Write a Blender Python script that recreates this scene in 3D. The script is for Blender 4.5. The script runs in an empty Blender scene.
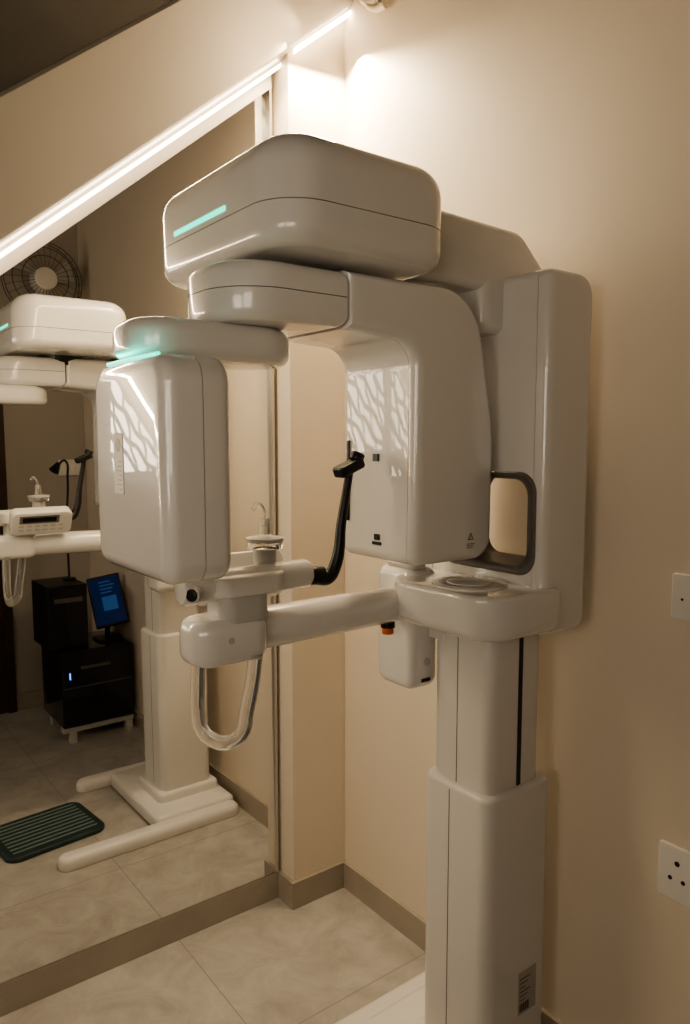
import bpy, bmesh, math
from mathutils import Vector, Matrix
R=math.radians
scene=bpy.context.scene
try:
    scene.view_settings.view_transform='AgX'; scene.view_settings.look='AgX - Medium High Contrast'
except Exception as ex: print(ex)

# ---------------------------------------------------------------- materials
def mat(name,col,rough=.5,metal=0,coat=0,emit=None,es=0,noise=0,nscale=8,bump=0,bscale=60,trans=0,ior=1.45):
    m=bpy.data.materials.new(name); m.use_nodes=True
    nt=m.node_tree; b=nt.nodes['Principled BSDF']
    b.inputs['Base Color'].default_value=(*col,1)
    b.inputs['Roughness'].default_value=rough
    b.inputs['Metallic'].default_value=metal
    b.inputs['Coat Weight'].default_value=coat
    b.inputs['Coat Roughness'].default_value=.015
    b.inputs['Transmission Weight'].default_value=trans
    b.inputs['IOR'].default_value=ior
    if emit:
        b.inputs['Emission Color'].default_value=(*emit,1); b.inputs['Emission Strength'].default_value=es
    tc=nt.nodes.new('ShaderNodeTexCoord')
    if noise:
        n=nt.nodes.new('ShaderNodeTexNoise'); n.inputs['Scale'].default_value=nscale; n.inputs['Detail'].default_value=5
        nt.links.new(tc.outputs['Object'],n.inputs['Vector'])
        mx=nt.nodes.new('ShaderNodeMix'); mx.data_type='RGBA'
        mx.inputs[6].default_value=(*[c*(1-noise) for c in col],1); mx.inputs[7].default_value=(*[min(1,c*(1+noise)) for c in col],1)
        nt.links.new(n.outputs['Fac'],mx.inputs[0]); nt.links.new(mx.outputs[2],b.inputs['Base Color'])
    if bump:
        n=nt.nodes.new('ShaderNodeTexNoise'); n.inputs['Scale'].default_value=bscale; n.inputs['Detail'].default_value=3
        nt.links.new(tc.outputs['Object'],n.inputs['Vector'])
        bp=nt.nodes.new('ShaderNodeBump'); bp.inputs['Strength'].default_value=bump; bp.inputs['Distance'].default_value=.002
        nt.links.new(n.outputs['Fac'],bp.inputs['Height']); nt.links.new(bp.outputs[0],b.inputs['Normal'])
    return m
WHITE=mat('white_gloss_plastic',(.74,.725,.70),.25,coat=1,noise=.02,nscale=3,ior=1.5)
WHITE2=mat('white_satin_plastic',(.72,.70,.67),.32,coat=.25,noise=.02,nscale=3)
GREY=mat('grey_plastic',(.16,.15,.145),.4)
LGREY=mat('light_grey_plastic',(.5,.49,.47),.3)
SEAM=mat('seam_dark',(.13,.12,.11),.6)
BLACK=mat('black_plastic',(.012,.012,.013),.35)
BLACKG=mat('black_gloss',(.01,.01,.012),.12,coat=.3)
TEAL=mat('teal_indicator',(.0,.4,.3),.3,emit=(.0,.85,.58),es=2.3)
CLEAR=mat('clear_acrylic',(.98,.98,.97),.05,trans=.88,ior=1.42)
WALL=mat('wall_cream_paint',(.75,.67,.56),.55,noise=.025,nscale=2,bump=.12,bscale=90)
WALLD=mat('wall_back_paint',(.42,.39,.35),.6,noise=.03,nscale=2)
CEIL=mat('ceiling_near_black',(.02,.018,.016),.7,noise=.05)  # near-black base colour stands in for unlit space above the soffit
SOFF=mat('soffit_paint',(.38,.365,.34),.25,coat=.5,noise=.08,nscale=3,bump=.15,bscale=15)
SKIRT=mat('skirting_tile',(.38,.34,.285),.35,noise=.15,nscale=10)
MIRR=mat('mirror_glass',(.80,.80,.79),.01,metal=1)
ALU=mat('aluminium_trim',(.6,.57,.52),.35,metal=.7)
TRIM=mat('trim_paint',(.62,.57,.51),.45)
DOORM=mat('dark_wood',(.05,.028,.018),.35,noise=.3,nscale=12)
LED=mat('led_warm',(1,.85,.6),.4,emit=(1,.80,.55),es=14)
PLATE=mat('switch_plate',(.80,.78,.74),.25,coat=.3)
MAT=mat('rubber_mat',(.025,.045,.045),.5,noise=.4,nscale=30,bump=.6,bscale=120)
MATR=mat('rubber_mat_rib',(.18,.25,.24),.5)
AMBER=mat('amber_plastic',(.65,.16,.02),.35)
SCREEN=mat('screen_blue',(.01,.02,.06),.2,emit=(.01,.06,.30),es=.12)
SCREEN2=mat('screen_window',(.04,.1,.2),.2,emit=(.04,.20,.6),es=.22)
BLUELED=mat('blue_led',(.0,.2,.9),.2,emit=(.02,.2,1),es=5)
LABEL=mat('label_paper',(.80,.79,.76),.5)
LABELG=mat('label_foil_grey',(.42,.40,.37),.45)
PANE=mat('frosted_pane_lit',(.9,.85,.75),.5,emit=(1,.86,.68),es=10)

def floor_mat():
    m=bpy.data.materials.new('floor_marble_tile'); m.use_nodes=True; nt=m.node_tree; b=nt.nodes['Principled BSDF']
    tc=nt.nodes.new('ShaderNodeTexCoord')
    mp=nt.nodes.new('ShaderNodeMapping'); mp.inputs['Location'].default_value=(.27,.20,0)
    br=nt.nodes.new('ShaderNodeTexBrick'); br.offset=0; br.inputs['Scale'].default_value=1
    br.inputs['Brick Width'].default_value=.6; br.inputs['Row Height'].default_value=.6
    br.inputs['Mortar Size'].default_value=.0018; br.inputs['Mortar Smooth'].default_value=.1
    nt.links.new(tc.outputs['Object'],mp.inputs[0]); nt.links.new(mp.outputs[0],br.inputs['Vector'])
    n=nt.nodes.new('ShaderNodeTexNoise'); n.inputs['Scale'].default_value=7; n.inputs['Detail'].default_value=10; n.inputs['Roughness'].default_value=.7; n.inputs['Distortion'].default_value=.6
    nt.links.new(tc.outputs['Object'],n.inputs['Vector'])
    cr=nt.nodes.new('ShaderNodeValToRGB'); e=cr.color_ramp.elements
    e[0].position=.32; e[0].color=(.33,.31,.28,1); e[1].position=.72; e[1].color=(.50,.48,.445,1)
    nt.links.new(n.outputs['Fac'],cr.inputs[0])
    nt.links.new(cr.outputs[0],br.inputs['Color1']); nt.links.new(cr.outputs[0],br.inputs['Color2'])
    br.inputs['Mortar'].default_value=(.27,.25,.22,1)
    nt.links.new(br.outputs['Color'],b.inputs['Base Color'])
    b.inputs['Roughness'].default_value=.4
    return m
FLOOR=floor_mat()

# ---------------------------------------------------------------- helpers
def link(o,parent=None):
    scene.collection.objects.link(o)
    if parent:
        o.parent=parent; o.matrix_parent_inverse=Matrix.Translation(-parent.location)
    return o
def empty(name,loc=(0,0,0)):
    e=bpy.data.objects.new(name,None); e.location=loc; e.empty_display_size=.05
    scene.collection.objects.link(e); return e
def finish(bm,name,m,parent=None,ang=35):
    bmesh.ops.recalc_face_normals(bm,faces=bm.faces)
    me=bpy.data.meshes.new(name); bm.to_mesh(me); bm.free()
    for p in me.polygons: p.use_smooth=True
    me.set_sharp_from_angle(angle=R(ang))
    if m: me.materials.append(m)
    return link(bpy.data.objects.new(name,me),parent)
def rpoly(pts,seg=8):
    out=[]; n=len(pts)
    for i in range(n):
        p=Vector(pts[i][:2]); r=pts[i][2] if len(pts[i])>2 else 0
        a=Vector(pts[i-1][:2])-p; b=Vector(pts[(i+1)%n][:2])-p
        if r<=1e-5: out.append(p); continue
        a.normalize(); b.normalize()
        th=math.acos(max(-1,min(1,a.dot(b))))
        d=r/math.tan(th/2); bis=(a+b).normalized(); c=p+bis*(r/math.sin(th/2))
        s=p+a*d-c; e=p+b*d-c
        a0=math.atan2(s.y,s.x); a1=math.atan2(e.y,e.x); da=(a1-a0+math.pi)%(2*math.pi)-math.pi
        for k in range(seg+1):
            t=a0+da*k/seg; out.append(c+Vector((math.cos(t),math.sin(t)))*r)
    return out
def offset(pts,d):
    n=len(pts); area=sum(pts[i].x*pts[(i+1)%n].y-pts[(i+1)%n].x*pts[i].y for i in range(n)); s=1 if area>0 else -1
    res=[]
    for i in range(n):
        e1=(pts[i]-pts[i-1]).normalized(); e2=(pts[(i+1)%n]-pts[i]).normalized()
        n1=Vector((-e1.y,e1.x))*s; n2=Vector((-e2.y,e2.x))*s; m=(n1+n2)
        if m.length<1e-6: m=n1
        m.normalize(); c=max(.3,m.dot(n1)); res.append(pts[i]+m*(d/c))
    return res
def prism(name,poly,axis,a0,a1,m,parent=None,b0=.004,b1=.004,seg=5,taper=0,xf=None):
    """poly 2D outline; axis 'z':(x,y) 'y':(x,z) 'x':(y,z)"""
    bm=bmesh.new()
    def P(p,a):
        if axis=='z': v=Vector((p.x,p.y,a))
        elif axis=='y': v=Vector((p.x,a,p.y))
        else: v=Vector((a,p.x,p.y))
        return bm.verts.new(xf@v if xf else v)
    rings=[]
    if b0>0:
        for k in range(seg+1):
            t=k/seg*math.pi/2
            rings.append((b0*(1-math.sin(t)),a0+b0*(1-math.cos(t))))
    else: rings.append((0,a0))
    if b1>0:
        for k in range(seg+1):
            t=(1-k/seg)*math.pi/2
            rings.append((b1*(1-math.sin(t))+taper,a1-b1*(1-math.cos(t))))
    else: rings.append((taper,a1))
    vr=[]
    for ins,a in rings:
        q=offset(poly,ins) if ins>1e-7 else poly
        vr.append([P(p,a) for p in q])
    n=len(poly)
    for j in range(len(vr)-1):
        for i in range(n):
            bm.faces.new((vr[j][i],vr[j][(i+1)%n],vr[j+1][(i+1)%n],vr[j+1][i]))
    bm.faces.new(vr[0]); bm.faces.new(list(reversed(vr[-1])))
    return finish(bm,name,m,parent)
def rect(x0,x1,y0,y1,r=.0,seg=8):
    if isinstance(r,(int,float)): r=(r,)*4
    return rpoly([(x0,y0,r[0]),(x1,y0,r[1]),(x1,y1,r[2]),(x0,y1,r[3])],seg)
def rbox(name,x0,x1,y0,y1,z0,z1,m,parent=None,r=.01,b=.005,bt=None,axis='z',seg=5,taper=0,xf=None):
    bt=b if bt is None else bt
    if axis=='z': return prism(name,rect(x0,x1,y0,y1,r),'z',z0,z1,m,parent,b,bt,seg,taper,xf)
    if axis=='y': return prism(name,rect(x0,x1,z0,z1,r),'y',y0,y1,m,parent,b,bt,seg,taper,xf)
    return prism(name,rect(y0,y1,z0,z1,r),'x',x0,x1,m,parent,b,bt,seg,taper,xf)
def box(name,x0,x1,y0,y1,z0,z1,m,parent=None,xf=None):
    return prism(name,rect(x0,x1,y0,y1),'z',z0,z1,m,parent,0,0,xf=xf)
def cyl(name,p0,p1,r,m,parent=None,r2=None,seg=32,b=.0):
    p0=Vector(p0);p1=Vector(p1); d=p1-p0; L=d.length; r2=r if r2 is None else r2
    q=d.to_track_quat('Z','Y').to_matrix().to_4x4(); M=Matrix.Translation(p0)@q
    bm=bmesh.new()
    prof=[(r-b,0),(r-b*.3,b*.3),(r,b)] if b else [(r,0)]
    prof+= [(r2,L-b),(r2-b*.3,L-b*.3),(r2-b,L)] if b else [(r2,L)]
    rings=[[bm.verts.new(M@Vector((rr*math.cos(2*math.pi*i/seg),rr*math.sin(2*math.pi*i/seg),z))) for i in range(seg)] for rr,z in prof]
    for j in range(len(rings)-1):
        for i in range(seg): bm.faces.new((rings[j][i],rings[j][(i+1)%seg],rings[j+1][(i+1)%seg],rings[j+1][i]))
    bm.faces.new(rings[0]); bm.faces.new(rings[-1])
    return finish(bm,name,m,parent)
def tube(name,pts,r,m,parent=None,cyclic=False,smooth=True,radii=None):
    cu=bpy.data.curves.new(name,'CURVE'); cu.dimensions='3D'; cu.bevel_depth=r; cu.bevel_resolution=6; cu.resolution_u=10; cu.use_fill_caps=True
    if smooth:
        s=cu.splines.new('BEZIER'); s.bezier_points.add(len(pts)-1)
        for bp,p in zip(s.bezier_points,pts):
            bp.co=p; bp.handle_left_type=bp.handle_right_type='AUTO'
        if radii:
            for bp,q in zip(s.bezier_points,radii): bp.radius=q
    else:
        s=cu.splines.new('POLY'); s.points.add(len(pts)-1)
        for bp,p in zip(s.points,pts): bp.co=(*p,1)
    s.use_cyclic_u=cyclic
    cu.materials.append(m)
    return link(bpy.data.objects.new(name,cu),parent)
def torus(name,c,normal,R0,r,m,parent=None,n=40):
    q=Vector(normal).to_track_quat('Z','Y').to_matrix(); c=Vector(c)
    return tube(name,[c+q@Vector((R0*math.cos(2*math.pi*i/n),R0*math.sin(2*math.pi*i/n),0)) for i in range(n)],r,m,parent,True,False)
def quad(name,pts,m,parent=None):
    bm=bmesh.new(); bm.faces.new([bm.verts.new(p) for p in pts]); return finish(bm,name,m,parent)
def cut(objs,cutter):
    for o in objs:
        md=o.modifiers.new('cut','BOOLEAN'); md.operation='DIFFERENCE'; md.object=cutter; md.solver='EXACT'
    bpy.context.view_layer.update(); dg=bpy.context.evaluated_depsgraph_get()
    new=[bpy.data.meshes.new_from_object(o.evaluated_get(dg)) for o in objs]
    for o,me in zip(objs,new):
        o.modifiers.clear(); o.data=me
        for p in me.polygons: p.use_smooth=True
        me.set_sharp_from_angle(angle=R(35))
    bpy.data.objects.remove(cutter)

# ---------------------------------------------------------------- room
XW=1.535; YM=2.15; YP=2.04; YB=-.5; XL=-1.7; ZC=3.4
box('floor',XL-.1,XW+.1,YB-.1,YM+.2,-.06,0,FLOOR)
box('wall_right',XW,XW+.1,YB-.1,YM+.2,0,ZC,WALL)
box('wall_mirror_side',XL-.1,XW,YM,YM+.1,0,ZC,WALL)
box('wall_pier',1.317,XW,YP,YM,0,ZC,WALL)
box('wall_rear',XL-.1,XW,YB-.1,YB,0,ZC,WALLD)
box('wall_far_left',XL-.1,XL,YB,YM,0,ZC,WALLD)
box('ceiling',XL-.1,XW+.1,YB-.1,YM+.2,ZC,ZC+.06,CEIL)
box('baseboard_right',XW-.012,XW,YB,YP,0,.094,SKIRT)
box('baseboard_pier',1.305,XW-.012,YP-.012,YP,0,.094,SKIRT)
box('baseboard_pier_side',1.305,1.317,YP,YM-.03,0,.094,SKIRT)
box('baseboard_mirror',XL,1.317,YM-.03,YM,0,.094,SKIRT)
box('baseboard_rear',XL,XW-.012,YB,YB+.012,0,.094,SKIRT)

def zs(x): return 2.045+.83*(x-.46)
XA=-.45
mir=empty('wall_mirror',(.5,YM-.02,1))
x1=1.296
tilt=.0075
def my(z): return YM-.028+tilt*(z-.1)
bm=bmesh.new()
pts=[(XA-.8,.097),(x1,.097),(x1,zs(x1)-.012),(XA,zs(XA)-.012),(XA-.8,zs(XA)-.012)]
f=[bm.verts.new((x,my(z),z)) for x,z in pts]; b=[bm.verts.new((x,YM-.002,z)) for x,z in pts]
bm.faces.new(f); bm.faces.new(list(reversed(b)))
for i in range(5): bm.faces.new((f[i],f[(i+1)%5],b[(i+1)%5],b[i]))
finish(bm,'glass',MIRR,mir,20)
box('edge_trim',1.2965,1.3045,YM-.033,YM-.001,.097,zs(1.3)-.02,ALU,mir)
def strip_prism(name,prof,m,xa,xb,parent=None,prof_b=None):
    bm=bmesh.new()
    A=[bm.verts.new((xa,y,zs(xa)+dz)) for y,dz in prof]; B=[bm.verts.new((xb,y,zs(xb)+dz)) for y,dz in (prof_b or prof)]
    n=len(prof)
    for i in range(n): bm.faces.new((A[i],A[(i+1)%n],B[(i+1)%n],B[i]))
    bm.faces.new(A); bm.faces.new(list(reversed(B)))
    return finish(bm,name,m,parent,25)
strip_prism('ceiling_stair_soffit',[(2.075,.02),(2.0,.045),(1.755,.345),(1.755,.36),(2.148,.36),(2.148,.03),(2.13,.02)],SOFF,XA,1.317,
    prof_b=[(2.075,.02),(2.0,.045),(1.78,.29),(1.78,.31),(2.148,.31),(2.148,.03),(2.13,.02)])
strip_prism('ceiling_pier_soffit',[(2.038,.032),(2.0,.045),(1.78,.29),(1.78,.31),(2.038,.31)],SOFF,1.317,1.534)
strip_prism('added_dark_slope',[(1.754,.347),(1.25,.46),(1.25,.50),(1.754,.40)],CEIL,-.2,1.534,prof_b=[(1.778,.292),(1.25,.44),(1.25,.50),(1.778,.33)])  # added slab; shade above the soffit is put in by its near-black colour
strip_prism('trim_1',[(2.145,-.035),(2.105,-.035),(2.105,.019),(2.145,.019)],TRIM,XA,1.296)
led=empty('led_strip_light',(.5,2.08,2.2))
strip_prism('led_tape',[(2.068,.008),(2.076,.005),(2.076,.014),(2.068,.018)],LED,XA,1.31,led)
strip_prism('led_tape_pier',[(2.000,.018),(2.015,.016),(2.015,.030),(2.000,.034)],LED,1.32,1.53,led)

cd=empty('conduit_pipes',(1.51,1.93,2.8))
for i,yy in enumerate((1.93,1.90)):
    tube(f'pipe_{i+1}',[(1.515,yy,3.38),(1.515,yy,3.03),(1.515,yy-.01,2.96-.03*i),(1.515,yy-.05,2.93-.03*i),(1.515,yy-.09,2.925-.03*i)],.011,WALL,cd)

# ---------------------------------------------------------------- x-ray machine
M=empty('dental_panoramic_xray_machine',(1.34,1.2,0))
for nm,y,xa in (('base_leg_1',1.47,.74),('base_leg_2',.85,1.00)):
    rbox(nm,xa,1.50,y-.04,y+.04,0,.05,WHITE2,M,r=.038,b=.004,bt=.028)
rbox('base_plate',1.14,1.50,.89,1.45,.012,.065,WHITE2,M,r=.02,b=.002,bt=.02)
prism('base_collar',rect(1.20,1.49,1.06,1.34,.03),'z',.06,.10,WHITE2,M,b0=.001,b1=.015,taper=.006)
rbox('column_lower',1.228,1.460,1.090,1.312,.09,.785,WHITE2,M,r=.035,b=.003,bt=.012,seg=4)
rbox('column_upper',1.245,1.432,1.108,1.297,.76,1.20,WHITE2,M,r=.03,b=.002,seg=2)
box('column_slot',1.342,1.355,1.1065,1.110,.787,1.17,BLACK,M)
box('column_seam_upper',1.2443,1.247,1.2085,1.2105,.785,1.2,SEAM,M)
box('column_seam_lower',1.2273,1.230,1.214,1.216,.11,.77,SEAM,M)
box('rating_label',1.345,1.41,1.0892,1.091,.21,.32,LABELG,M)
for i in range(6): box(f'rating_line_{i}',1.350,1.35+.02+.018*((i*7)%3)/2,1.0886,1.0895,.245+i*.011,.2475+i*.011,SEAM,M)
for i in range(9): box(f'barcode_{i}',1.35+.004*i,1.352+.004*i+.001*(i%2),1.0886,1.0895,.216,.238,SEAM,M)
# housing
hp=rpoly([(1.31,1.165,.03),(1.468,1.165,.035),(1.468,1.965,.05),(1.31,1.965,.02)],8)
H=[prism('housing_side',hp,'y',1.02,1.052,WHITE,M,b0=.018,b1=0),
   prism('housing_body',hp,'y',1.0535,1.3665,WHITE,M,b0=0,b1=0),
   prism('housing_core',offset(hp,.004),'y',1.04,1.38,SEAM,M,0,0)]
prism('housing_side_far',hp,'y',1.368,1.40,WHITE,M,b0=0,b1=.018)
cut(H,prism('cutter',rect(1.046,1.335,1.30,1.527,.045),'x',1.25,1.53,WHITE,None,0,0))
def liner(name,loops,m):
    bm=bmesh.new(); vr=[[bm.verts.new((x,p.x,p.y)) for p in pl] for x,pl in loops]; n=len(vr[0])
    for j in range(len(vr)-1):
        for i in range(n): bm.faces.new((vr[j][i],vr[j][(i+1)%n],vr[j+1][(i+1)%n],vr[j+1][i]))
    return finish(bm,name,m,M,60)
liner('opening_bezel',[(1.3095,rect(1.043,1.338,1.297,1.530,.047)),(1.306,rect(1.046,1.335,1.300,1.527,.045)),(1.308,rect(1.051,1.330,1.305,1.522,.042)),(1.335,rect(1.088,1.322,1.312,1.512,.040)),(1.345,rect(1.092,1.320,1.313,1.511,.040)),(1.468,rect(1.092,1.320,1.313,1.511,.040)),(1.469,rect(1.046,1.335,1.300,1.527,.045))],GREY)
# overhead arm: beam above the C-arm plus a deeper shoulder block at the housing
ap=rpoly([(.95,1.930,.024),(1.46,1.930,.024),(1.46,2.00,.024),(1.375,2.072,.06),(.95,2.085,.024)],10)
prism('overhead_arm',ap,'y',1.15,1.40,WHITE,M,b0=.022,b1=.022)
shp=rpoly([(1.243,1.838,.026),(1.44,1.838,.023),(1.44,1.975,.023),(1.243,1.975,.023)],8)
prism('overhead_arm_shoulder',shp,'y',1.1492,1.4008,WHITE,M,b0=.022,b1=.022)
# armrest tray
tp=rect(1.125,1.37,1.005,1.365,(.085,.03,.03,.10),12)
prism('armrest_tray',tp,'z',1.175,1.276,WHITE,M,b0=.03,b1=.012,seg=6)
cyl('tray_dish_ring',(1.222,1.155,1.2745),(1.222,1.155,1.281),.084,WHITE2,M,b=.003)
cyl('tray_dish',(1.222,1.155,1.2795),(1.222,1.155,1.2822),.070,LGREY,M)
cyl('tray_dish_inner',(1.222,1.155,1.2815),(1.222,1.155,1.2842),.052,WHITE2,M,b=.001)
rbox('arm_mount_neck',1.24,1.30,1.25,1.40,1.12,1.22,WHITE2,M,r=.01,b=.003)

before=set(scene.objects)
# head module (rotation drive)
mp_=rect(.608,.985,.965,1.45,(.085,.085,.08,.08),12)
prism('head_module_lower',mp_,'z',1.902,1.966,WHITE,M,b0=.03,b1=0,seg=8)
prism('head_module_upper',mp_,'z',1.9675,2.078,WHITE,M,b0=0,b1=.055,seg=9)
prism('head_module_core',offset(mp_,.004),'z',1.94,1.99,SEAM,M,0,0)
box('head_module_light',.6065,.610,1.135,1.335,1.978,1.986,TEAL,M)
cyl('rotation_joint',(.80,1.2,1.87),(.80,1.2,1.91),.085,BLACK,M)
# C-arm beam and tube head
gp=rpoly([(.80,1.795,.0),(.962,1.785,.055),(.958,1.355,.022),(1.180,1.355,.045),(1.183,1.62,.4),(1.125,1.895,.11),(.80,1.895,.0)],12)
bpl=rect(.572,.7985,1.052,1.286,(.10,.0,.0,.10),12)
prism('carm_beam_lower',bpl,'z',1.795,1.846,WHITE,M,b0=.02,b1=0)
prism('carm_beam_upper',bpl,'z',1.8475,1.893,WHITE,M,b0=0,b1=.022)
prism('carm_beam_core',offset(rect(.572,.86,1.056,1.282,(.10,.0,.0,.10),12),.004),'z',1.81,1.88,SEAM,M,0,0)
prism('tubehead_side',gp,'y',1.05,1.072,WHITE,M,b0=.02,b1=0,seg=7)
prism('tubehead_body',gp,'y',1.0735,1.286,WHITE,M,b0=0,b1=.02)
prism('tubehead_core',offset(gp,.004),'y',1.06,1.27,SEAM,M,0,0)
box('collimator_slot',.9555,.960,1.256,1.262,1.43,1.60,BLACKG,M)
box('tubehead_marker_upper',.9555,.960,1.160,1.175,1.558,1.573,BLACK,M)
box('tubehead_marker_lower',.9555,.960,1.155,1.170,1.398,1.410,BLACK,M)
box('tubehead_marker_foot',.9555,.960,1.150,1.176,1.388,1.3945,BLACK,M)
def tri_sign(name,cx,cz,s,y):
    quad(name,[(cx-s,y,cz),(cx+s,y,cz),(cx,y,cz+1.7*s)],BLACK,M)
    quad(name+'_inner',[(cx-s*.62,y-.0003,cz+s*.22),(cx+s*.62,y-.0003,cz+s*.22),(cx,y-.0003,cz+1.3*s)],WHITE,M)
    box(name+'_stroke',cx-s*.08,cx+s*.08,y-.0008,y-.0004,cz+s*.4,cz+s*.95,BLACK,M)
tri_sign('warning_triangle',1.112,1.398,.009,1.0495)
for i in range(3): box(f'warning_text_{i}',1.101,1.123-.003*i,1.0488,1.0500,1.389-.004*i,1.3905-.004*i,GREY,M)
# sensor link + sensor
lp=rect(.445,.755,1.115,1.285,(.07,.08,.08,.07),12)
prism('sensor_link',lp,'z',1.732,1.797,WHITE,M,b0=.02,b1=.026,seg=7)
cyl('link_pivot',(.68,1.2,1.79),(.68,1.2,1.80),.06,SEAM,M)
sp=rect(1.008,1.312,1.383,1.728,(.035,.035,.05,.045),8)
prism('sensor_cover',sp,'x',.437,.498,WHITE,M,b0=.024,b1=0,seg=7)
prism('sensor_back',sp,'x',.4995,.55,WHITE,M,b0=0,b1=.022,seg=6)
prism('sensor_core',offset(sp,.004),'x',.47,.52,SEAM,M,0,0)
tube('sensor_light',[(.452,1.058,1.7275),(.452,1.12,1.728),(.452,1.19,1.728),(.452,1.268,1.7275)],.0032,TEAL,M)
box('sensor_label_border',.4364,.438,1.170,1.212,1.512,1.612,LABELG,M)
box('sensor_label',.4360,.4366,1.1715,1.2105,1.5135,1.6105,LABEL,M)
for i in range(7): box(f'sensor_label_line_{i}',.4356,.4362,1.177,1.188+.006*((i*5)%3),1.520+i*.0075,1.5213+i*.0075,LABELG,M)
cyl('sensor_label_circle',(.4364,1.191,1.592),(.4355,1.191,1.592),.011,LABELG,M)
# chin-rest arm + block
rbox('arm_mount_block',1.095,1.18,1.205,1.335,1.035,1.315,WHITE,M,r=.03,b=.022,axis='x')
rbox('arm_mount_cap',1.105,1.155,1.215,1.315,1.312,1.322,LGREY,M,r=.02,b=.002)
cyl('mount_screw',(1.14,1.206,1.10),(1.14,1.2025,1.10),.009,LGREY,M)
box('mount_switch',1.125,1.15,1.2035,1.206,1.055,1.063,BLACK,M)
cyl('chin_arm',(1.12,1.237,1.238),(.62,1.195,1.248),.040,WHITE,M,b=.006)
rbox('chin_arm_head',.545,.70,1.14,1.245,1.202,1.286,WHITE,M,r=.042,b=.022,bt=.024,seg=6)
cyl('arm_screw',(.61,1.141,1.250),(.61,1.1385,1.250),.006,LGREY,M)
rbox('chin_post',.60,.70,1.145,1.235,1.275,1.325,LGREY,M,r=.03,b=.003)
cyl('chinrest_body',(.53,1.18,1.343),(.80,1.18,1.345),.028,WHITE,M,b=.01)
rbox('chinrest_saddle',.585,.73,1.135,1.235,1.325,1.362,WHITE2,M,r=.03,b=.006)
cyl('chinrest_knob',(.545,1.152,1.338),(.538,1.148,1.338),.011,BLACK,M,b=.002)
cyl('chinrest_knob_ring',(.550,1.156,1.338),(.541,1.150,1.338),.015,LGREY,M,b=.002)
cyl('bite_cup_base',(.715,1.2,1.37),(.715,1.2,1.398),.022,LGREY,M,b=.003)
cyl('bite_cup',(.715,1.2,1.398),(.715,1.2,1.412),.034,CLEAR,M,b=.002)
cyl('bite_cup_rim',(.715,1.2,1.412),(.715,1.2,1.418),.036,LGREY,M)
cyl('bite_stick',(.715,1.2,1.415),(.715,1.2,1.455),.012,CLEAR,M,r2=.010)
tube('bite_fork',[(.715,1.2,1.44),(.71,1.2,1.475),(.70,1.2,1.482),(.69,1.2,1.472)],.004,CLEAR,M)
cyl('temple_pivot',(.79,1.175,1.34),(.83,1.17,1.338),.018,BLACK,M,b=.004)
tube('temple_stalk',[(.815,1.17,1.335),(.838,1.168,1.334),(.852,1.166,1.350),(.871,1.166,1.445),(.890,1.166,1.54)],.0085,BLACK,M,radii=[1.6,1.6,1.4,1.05,.85])
rbox('temple_rest',.858,.920,1.148,1.184,1.537,1.558,BLACK,M,r=.009,b=.005,xf=Matrix.Translation((.89,1.166,1.545))@Matrix.Rotation(R(-22),4,'Y')@Matrix.Translation((-.89,-1.166,-1.545)))
cyl('temple_pad',(.905,1.166,1.560),(.912,1.166,1.574),.014,BLACK,M,b=.002)
kx=Matrix.Translation((.70,1.275,1.335))@Matrix.Rotation(R(-28),4,'X')
rbox('control_panel',-.10,.10,-.02,.02,-.045,.045,WHITE,M,r=.02,b=.006,axis='y',xf=kx)
box('control_display',-.065,.045,.0195,.0215,.008,.026,BLACKG,M,xf=kx)
for i in range(6): 
    for j in range(2): box(f'control_key_{i}_{j}',-.075+.026*i,-.06+.026*i,.0195,.0212,-.028+.016*j,-.019+.016*j,LGREY,M,xf=kx)
box('control_display_frame',-.075,.055,.0192,.0207,.002,.032,GREY,M,xf=kx)
tube('patient_handle',[(.592,1.233,1.215),(.590,1.236,1.15),(.590,1.237,1.095),(.594,1.232,1.065),(.606,1.210,1.048),(.624,1.182,1.048),(.640,1.163,1.066),(.648,1.156,1.11),(.657,1.152,1.16),(.664,1.150,1.215)],.0125,CLEAR,M)
cyl('cable_connector',(1.045,1.23,1.19),(1.045,1.23,1.175),.013,AMBER,M,b=.002)
cyl('cable_connector_nut',(1.045,1.23,1.202),(1.045,1.23,1.190),.016,BLACK,M)
# overall size of the rotating unit / chin-rest assembly on the column
K=1.08; piv=Vector((.8,1.2,1.2)); shift=Vector((.064,.096,-.032))
T=Matrix.Translation(piv+shift)@Matrix.Scale(K,4)@Matrix.Translation(-piv)
for o in set(scene.objects)-before:
    o.data.transform(T)
    if o.type=='CURVE': o.data.bevel_depth*=K

# ---------------------------------------------------------------- sockets on right wall
def outlet(name,y,z,w,h,pins,x=XW):
    e=empty(name,(x,y,z))
    rbox('plate',x-.012,x-.0005,y-w/2,y+w/2,z-h/2,z+h/2,PLATE,e,r=.006,b=.003,axis='x')
    for dy,dz,rr in pins: cyl('pin_hole',(x-.0118,y+dy,z+dz),(x-.0128,y+dy,z+dz),rr,BLACK,e,seg=16)
    return e
outlet('power_socket',.775,.645,.15,.125,[(.03,.025,.006),(.045,-.012,.005),(.015,-.012,.005)])
outlet('wall_switch_plate',.775,1.265,.14,.10,[(.045,-.005,.003)])

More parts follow.
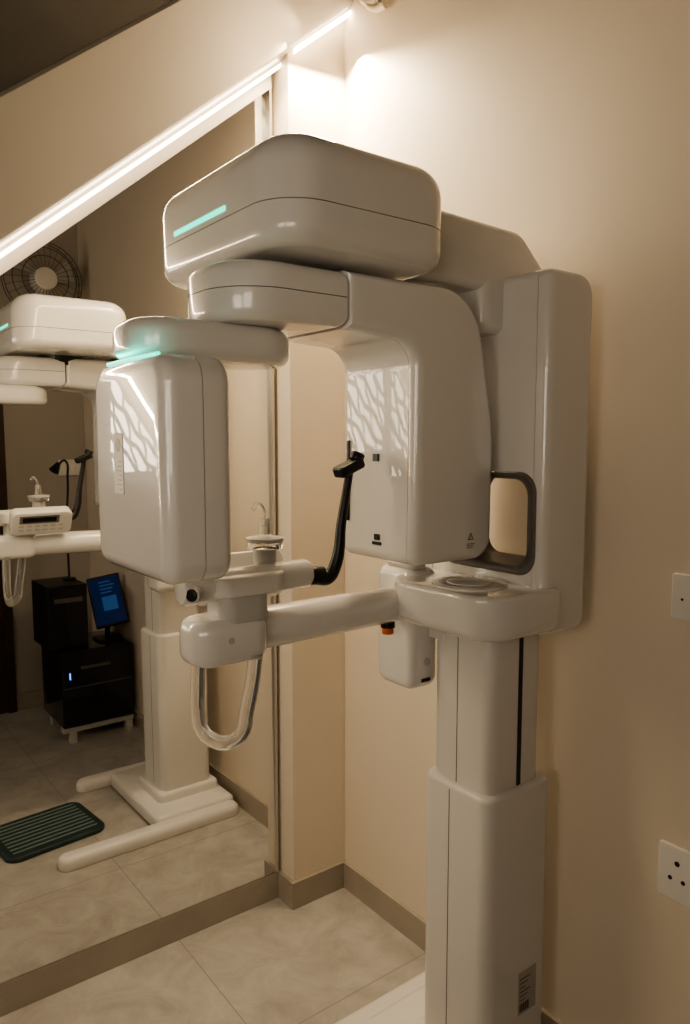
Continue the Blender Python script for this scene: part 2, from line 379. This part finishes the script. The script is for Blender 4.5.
# ---------------------------------------------------------------- things behind the camera seen in the mirror
fan=empty('wall_fan',(1.28,YB+.12,2.5)); fc=Vector((1.28,YB+.16,2.57))
FANM=mat('fan_wire_grey',(.12,.115,.11),.5); FANH=mat('fan_hub_white',(.80,.78,.74),.4)
for rr,dy in ((.22,0),(.18,.025),(.13,.04),(.22,-.05)): torus('cage_ring',fc+Vector((0,dy,0)),(0,1,0),rr,.003,FANM,fan)
for i in range(28):
    a=2*math.pi*i/28; c,s=math.cos(a),math.sin(a)
    tube('cage_wire',[fc+Vector((.05*c,.045,.05*s)),fc+Vector((.13*c,.04,.13*s)),fc+Vector((.22*c,0,.22*s)),fc+Vector((.20*c,-.05,.20*s))],.0014,FANM,fan,smooth=False)
for i in range(3):
    a=2*math.pi*i/3+.4
    def fp(r,t,dy): return fc+Vector((r*math.cos(a+t),dy,r*math.sin(a+t)))
    quad('blade',[fp(.04,-.3,-.03),fp(.19,-.35,-.035),fp(.20,.35,-.005),fp(.04,.3,-.005)],LGREY,fan)
cyl('hub',fc+Vector((0,-.04,0)),fc+Vector((0,.052,0)),.065,FANH,fan,b=.01)
cyl('motor',fc+Vector((0,-.04,0)),fc+Vector((0,-.11,0)),.07,FANH,fan,r2=.05)
cyl('bracket',fc+Vector((0,-.10,-.02)),(1.28,YB+.03,2.37),.02,FANH,fan)
rbox('wall_plate',1.23,1.33,YB+.001,YB+.04,2.27,2.42,FANH,fan,r=.01,b=.004,axis='y')

cab=empty('black_storage_cabinet',(1.33,.1,0))
for (xx,yy) in ((1.17,-.1),(1.48,-.1),(1.17,.24),(1.48,.24)): rbox('foot',xx-.02,xx+.02,yy-.02,yy+.02,0,.06,LGREY,cab,r=.005,b=.003)
rbox('stand_rail',1.12,1.51,.20,.25,.055,.085,LGREY,cab,r=.005,b=.003)
rbox('cabinet_body',1.12,1.51,-.13,.26,.085,.50,BLACKG,cab,r=.012,b=.008)
box('cabinet_groove',1.125,1.505,.2595,.262,.30,.305,SEAM,cab)
rbox('cabinet_handle',1.22,1.38,.26,.275,.40,.415,SEAM,cab,r=.005,b=.003)
box('power_light',1.16,1.166,.2595,.263,.35,.385,BLUELED,cab)
tow=empty('computer_tower',(1.2,.05,.5))
rbox('case',1.08,1.29,-.12,.20,.502,.85,BLACK,tow,r=.01,b=.006)
rbox('bezel',1.09,1.28,.198,.212,.515,.84,BLACKG,tow,r=.01,b=.004,axis='y')
box('drive_slot',1.11,1.26,.2115,.2135,.76,.785,SEAM,tow)
mon=empty('computer_monitor',(1.43,.1,.5))
mx=Matrix.Translation((1.425,.13,.72))@Matrix.Rotation(R(-8),4,'Y')@Matrix.Rotation(R(10),4,'Z')@Matrix.Rotation(R(18),4,'X')
rbox('screen_body',-.09,.09,-.012,.012,-.14,.15,BLACK,mon,r=.008,b=.004,axis='y',xf=mx)
box('screen_panel',-.08,.08,.0115,.013,-.125,.14,SCREEN,mon,xf=mx)
box('screen_window',-.03,.05,.0128,.0136,-.05,.03,SCREEN2,mon,xf=mx)
for i in range(4): box('screen_line',-.03,.03+.01*(i%3),.0128,.0136,.05+.02*i,.057+.02*i,SCREEN2,mon,xf=mx)
cyl('stand',(1.43,.09,.51),(1.43,.11,.62),.015,BLACK,mon)
rbox('stand_foot',1.36,1.50,.03,.17,.501,.512,BLACK,mon,r=.02,b=.003)
dr=empty('door_1',(.7,YB,0))
box('door_leaf',.33,1.0,YB+.001,YB+.03,.0,2.05,DOORM,dr)
box('door_jamb_a',1.0,1.05,YB+.001,YB+.05,0,2.10,DOORM,dr); box('door_jamb_b',.275,.33,YB+.001,YB+.05,0,2.10,DOORM,dr); box('door_head',.33,1.0,YB+.001,YB+.05,2.05,2.10,DOORM,dr)
cyl('door_knob',(.95,YB+.03,1.0),(.95,YB+.08,1.0),.02,ALU,dr)
e=empty('switchboard',(1.43,YB,1.45)); rbox('plate',1.36,1.50,YB+.0005,YB+.012,1.42,1.52,PLATE,e,r=.005,b=.003,axis='y')
for i in range(4): box('rocker',1.375+.03*i,1.393+.03*i,YB+.0118,YB+.016,1.45,1.49,FANH,e)
g=empty('gooseneck_lamp',(1.25,.0,.85))
tube('neck',[(1.25,.02,.853),(1.25,.02,1.2),(1.26,.03,1.42),(1.24,.06,1.52),(1.20,.08,1.50)],.006,BLACK,g)
cyl('shade',(1.20,.08,1.505),(1.17,.095,1.465),.012,BLACK,g,r2=.028)
cyl('foot',(1.25,.02,.851),(1.25,.02,.862),.035,BLACK,g)
fm=empty('foot_mat',(.80,1.17,0)); fx=Matrix.Translation((.78,1.15,0))@Matrix.Rotation(R(-6),4,'Z')
rbox('pad',-.20,.20,-.16,.16,.001,.02,MAT,fm,r=.05,b=.002,bt=.008,xf=fx)
for i in range(9): rbox(f'rib_{i}',-.17,.17,-.128+.03*i,-.120+.03*i,.019,.0225,MATR,fm,r=.003,b=.001,xf=fx)
cc=empty('cable_coil',(1.44,.74,0))
for i in range(4): torus(f'loop_{i}',(1.44,.74,.008+.012*i),(.05*i-.08,.04,1),.055+.003*i,.005,LGREY,cc,28)

# jali lattice windows (lit from behind): screen with leaf-shaped openings
def lattice(name,org,ux,w,h,nrm,fl=1):
    e=empty(name,org); o=Vector(org); u=Vector(ux); z=Vector((0,0,1)); n=Vector(nrm)
    quad('pane',[o+n*.004,o+u*w+n*.004,o+u*w+z*h+n*.004,o+z*h+n*.004],PANE,e)
    for a,b in ((o,o+u*w),(o+z*h,o+u*w+z*h),(o,o+z*h),(o+u*w,o+u*w+z*h)):
        tube('frame',[a+n*.02,b+n*.02],.025,DOORM,e,smooth=False)
    def clip(pts): 
        run=[]
        for s,t in pts:
            if 0<=s<=w and 0<=t<=h: run.append(o+u*(s if fl>0 else w-s)+z*t+n*.02)
            elif len(run)>2: yield run; run=[]
            else: run=[]
        if len(run)>2: yield run
    for k in range(-12,14):
        pts=[(i/80*w, k*.15+.55*(i/80*w)+.022*math.sin(i/80*w*2*math.pi/.36+k*math.pi)) for i in range(81)]
        for r in clip(pts): tube('lattice_rib',r,.023,DOORM,e,smooth=False)
    for k in range(-10,16):
        pts=[(k*.21+.42*(j/80*h)+.02*math.sin(j/80*h*2*math.pi/.29+k*math.pi), j/80*h) for j in range(81)]
        for r in clip(pts): tube('lattice_bar',r,.019,DOORM,e,smooth=False)
    return e
lattice('window_1',(XL,-.42,1.20),(0,1,0),.85,1.0,(1,0,0),-1)
lattice('window_2',(-1.6,YB,1.42),(1,0,0),1.1,.80,(0,1,0),1)

# ---------------------------------------------------------------- lights
def area(name,loc,direction,sx,sy,e,col,xdir=None,spread=180):
    l=bpy.data.lights.new(name,'AREA'); l.shape='RECTANGLE'; l.size=sx; l.size_y=sy; l.energy=e; l.color=col; l.spread=R(spread)
    o=bpy.data.objects.new(name,l); scene.collection.objects.link(o)
    zz=-Vector(direction).normalized(); xx=Vector(xdir) if xdir else Vector((1,0,0)); xx=(xx-zz*xx.dot(zz)).normalized(); yy=zz.cross(xx)
    o.matrix_world=Matrix.Translation(loc)@Matrix((xx,yy,zz)).transposed().to_4x4()
    return o
sl=(1,0,.83)
WARM=(1,.79,.53)
area('led_glow_mirror',(.45,2.055,zs(.45)-.012),(.55,-.45,-.7),2.1,.02,9.5,WARM,sl)
area('led_glow_pier',(1.40,1.965,zs(1.40)-.03),(.08,-.12,-1),.26,.03,14,WARM,sl,150)
area('teal_glow_module',(.705,1.335,2.0),(-.9,0,.5),.20,.01,1.3,(.0,.9,.65),(0,1,0))
area('teal_glow_sensor',(.485,1.27,1.742),(.1,0,1),.01,.2,.06,(.0,.9,.65))
w=bpy.data.worlds.new('world'); w.use_nodes=True; w.node_tree.nodes['Background'].inputs[0].default_value=(.5,.42,.33,1); w.node_tree.nodes['Background'].inputs[1].default_value=.05; scene.world=w

# ---------------------------------------------------------------- camera
c=bpy.data.cameras.new('camera'); c.sensor_fit='VERTICAL'; c.sensor_height=36; c.lens=745/1024*36; c.clip_start=.02
co=bpy.data.objects.new('camera',c); scene.collection.objects.link(co); co.location=(0,0,1.6); co.rotation_euler=(R(90-5.5),0,R(-37)); scene.camera=co
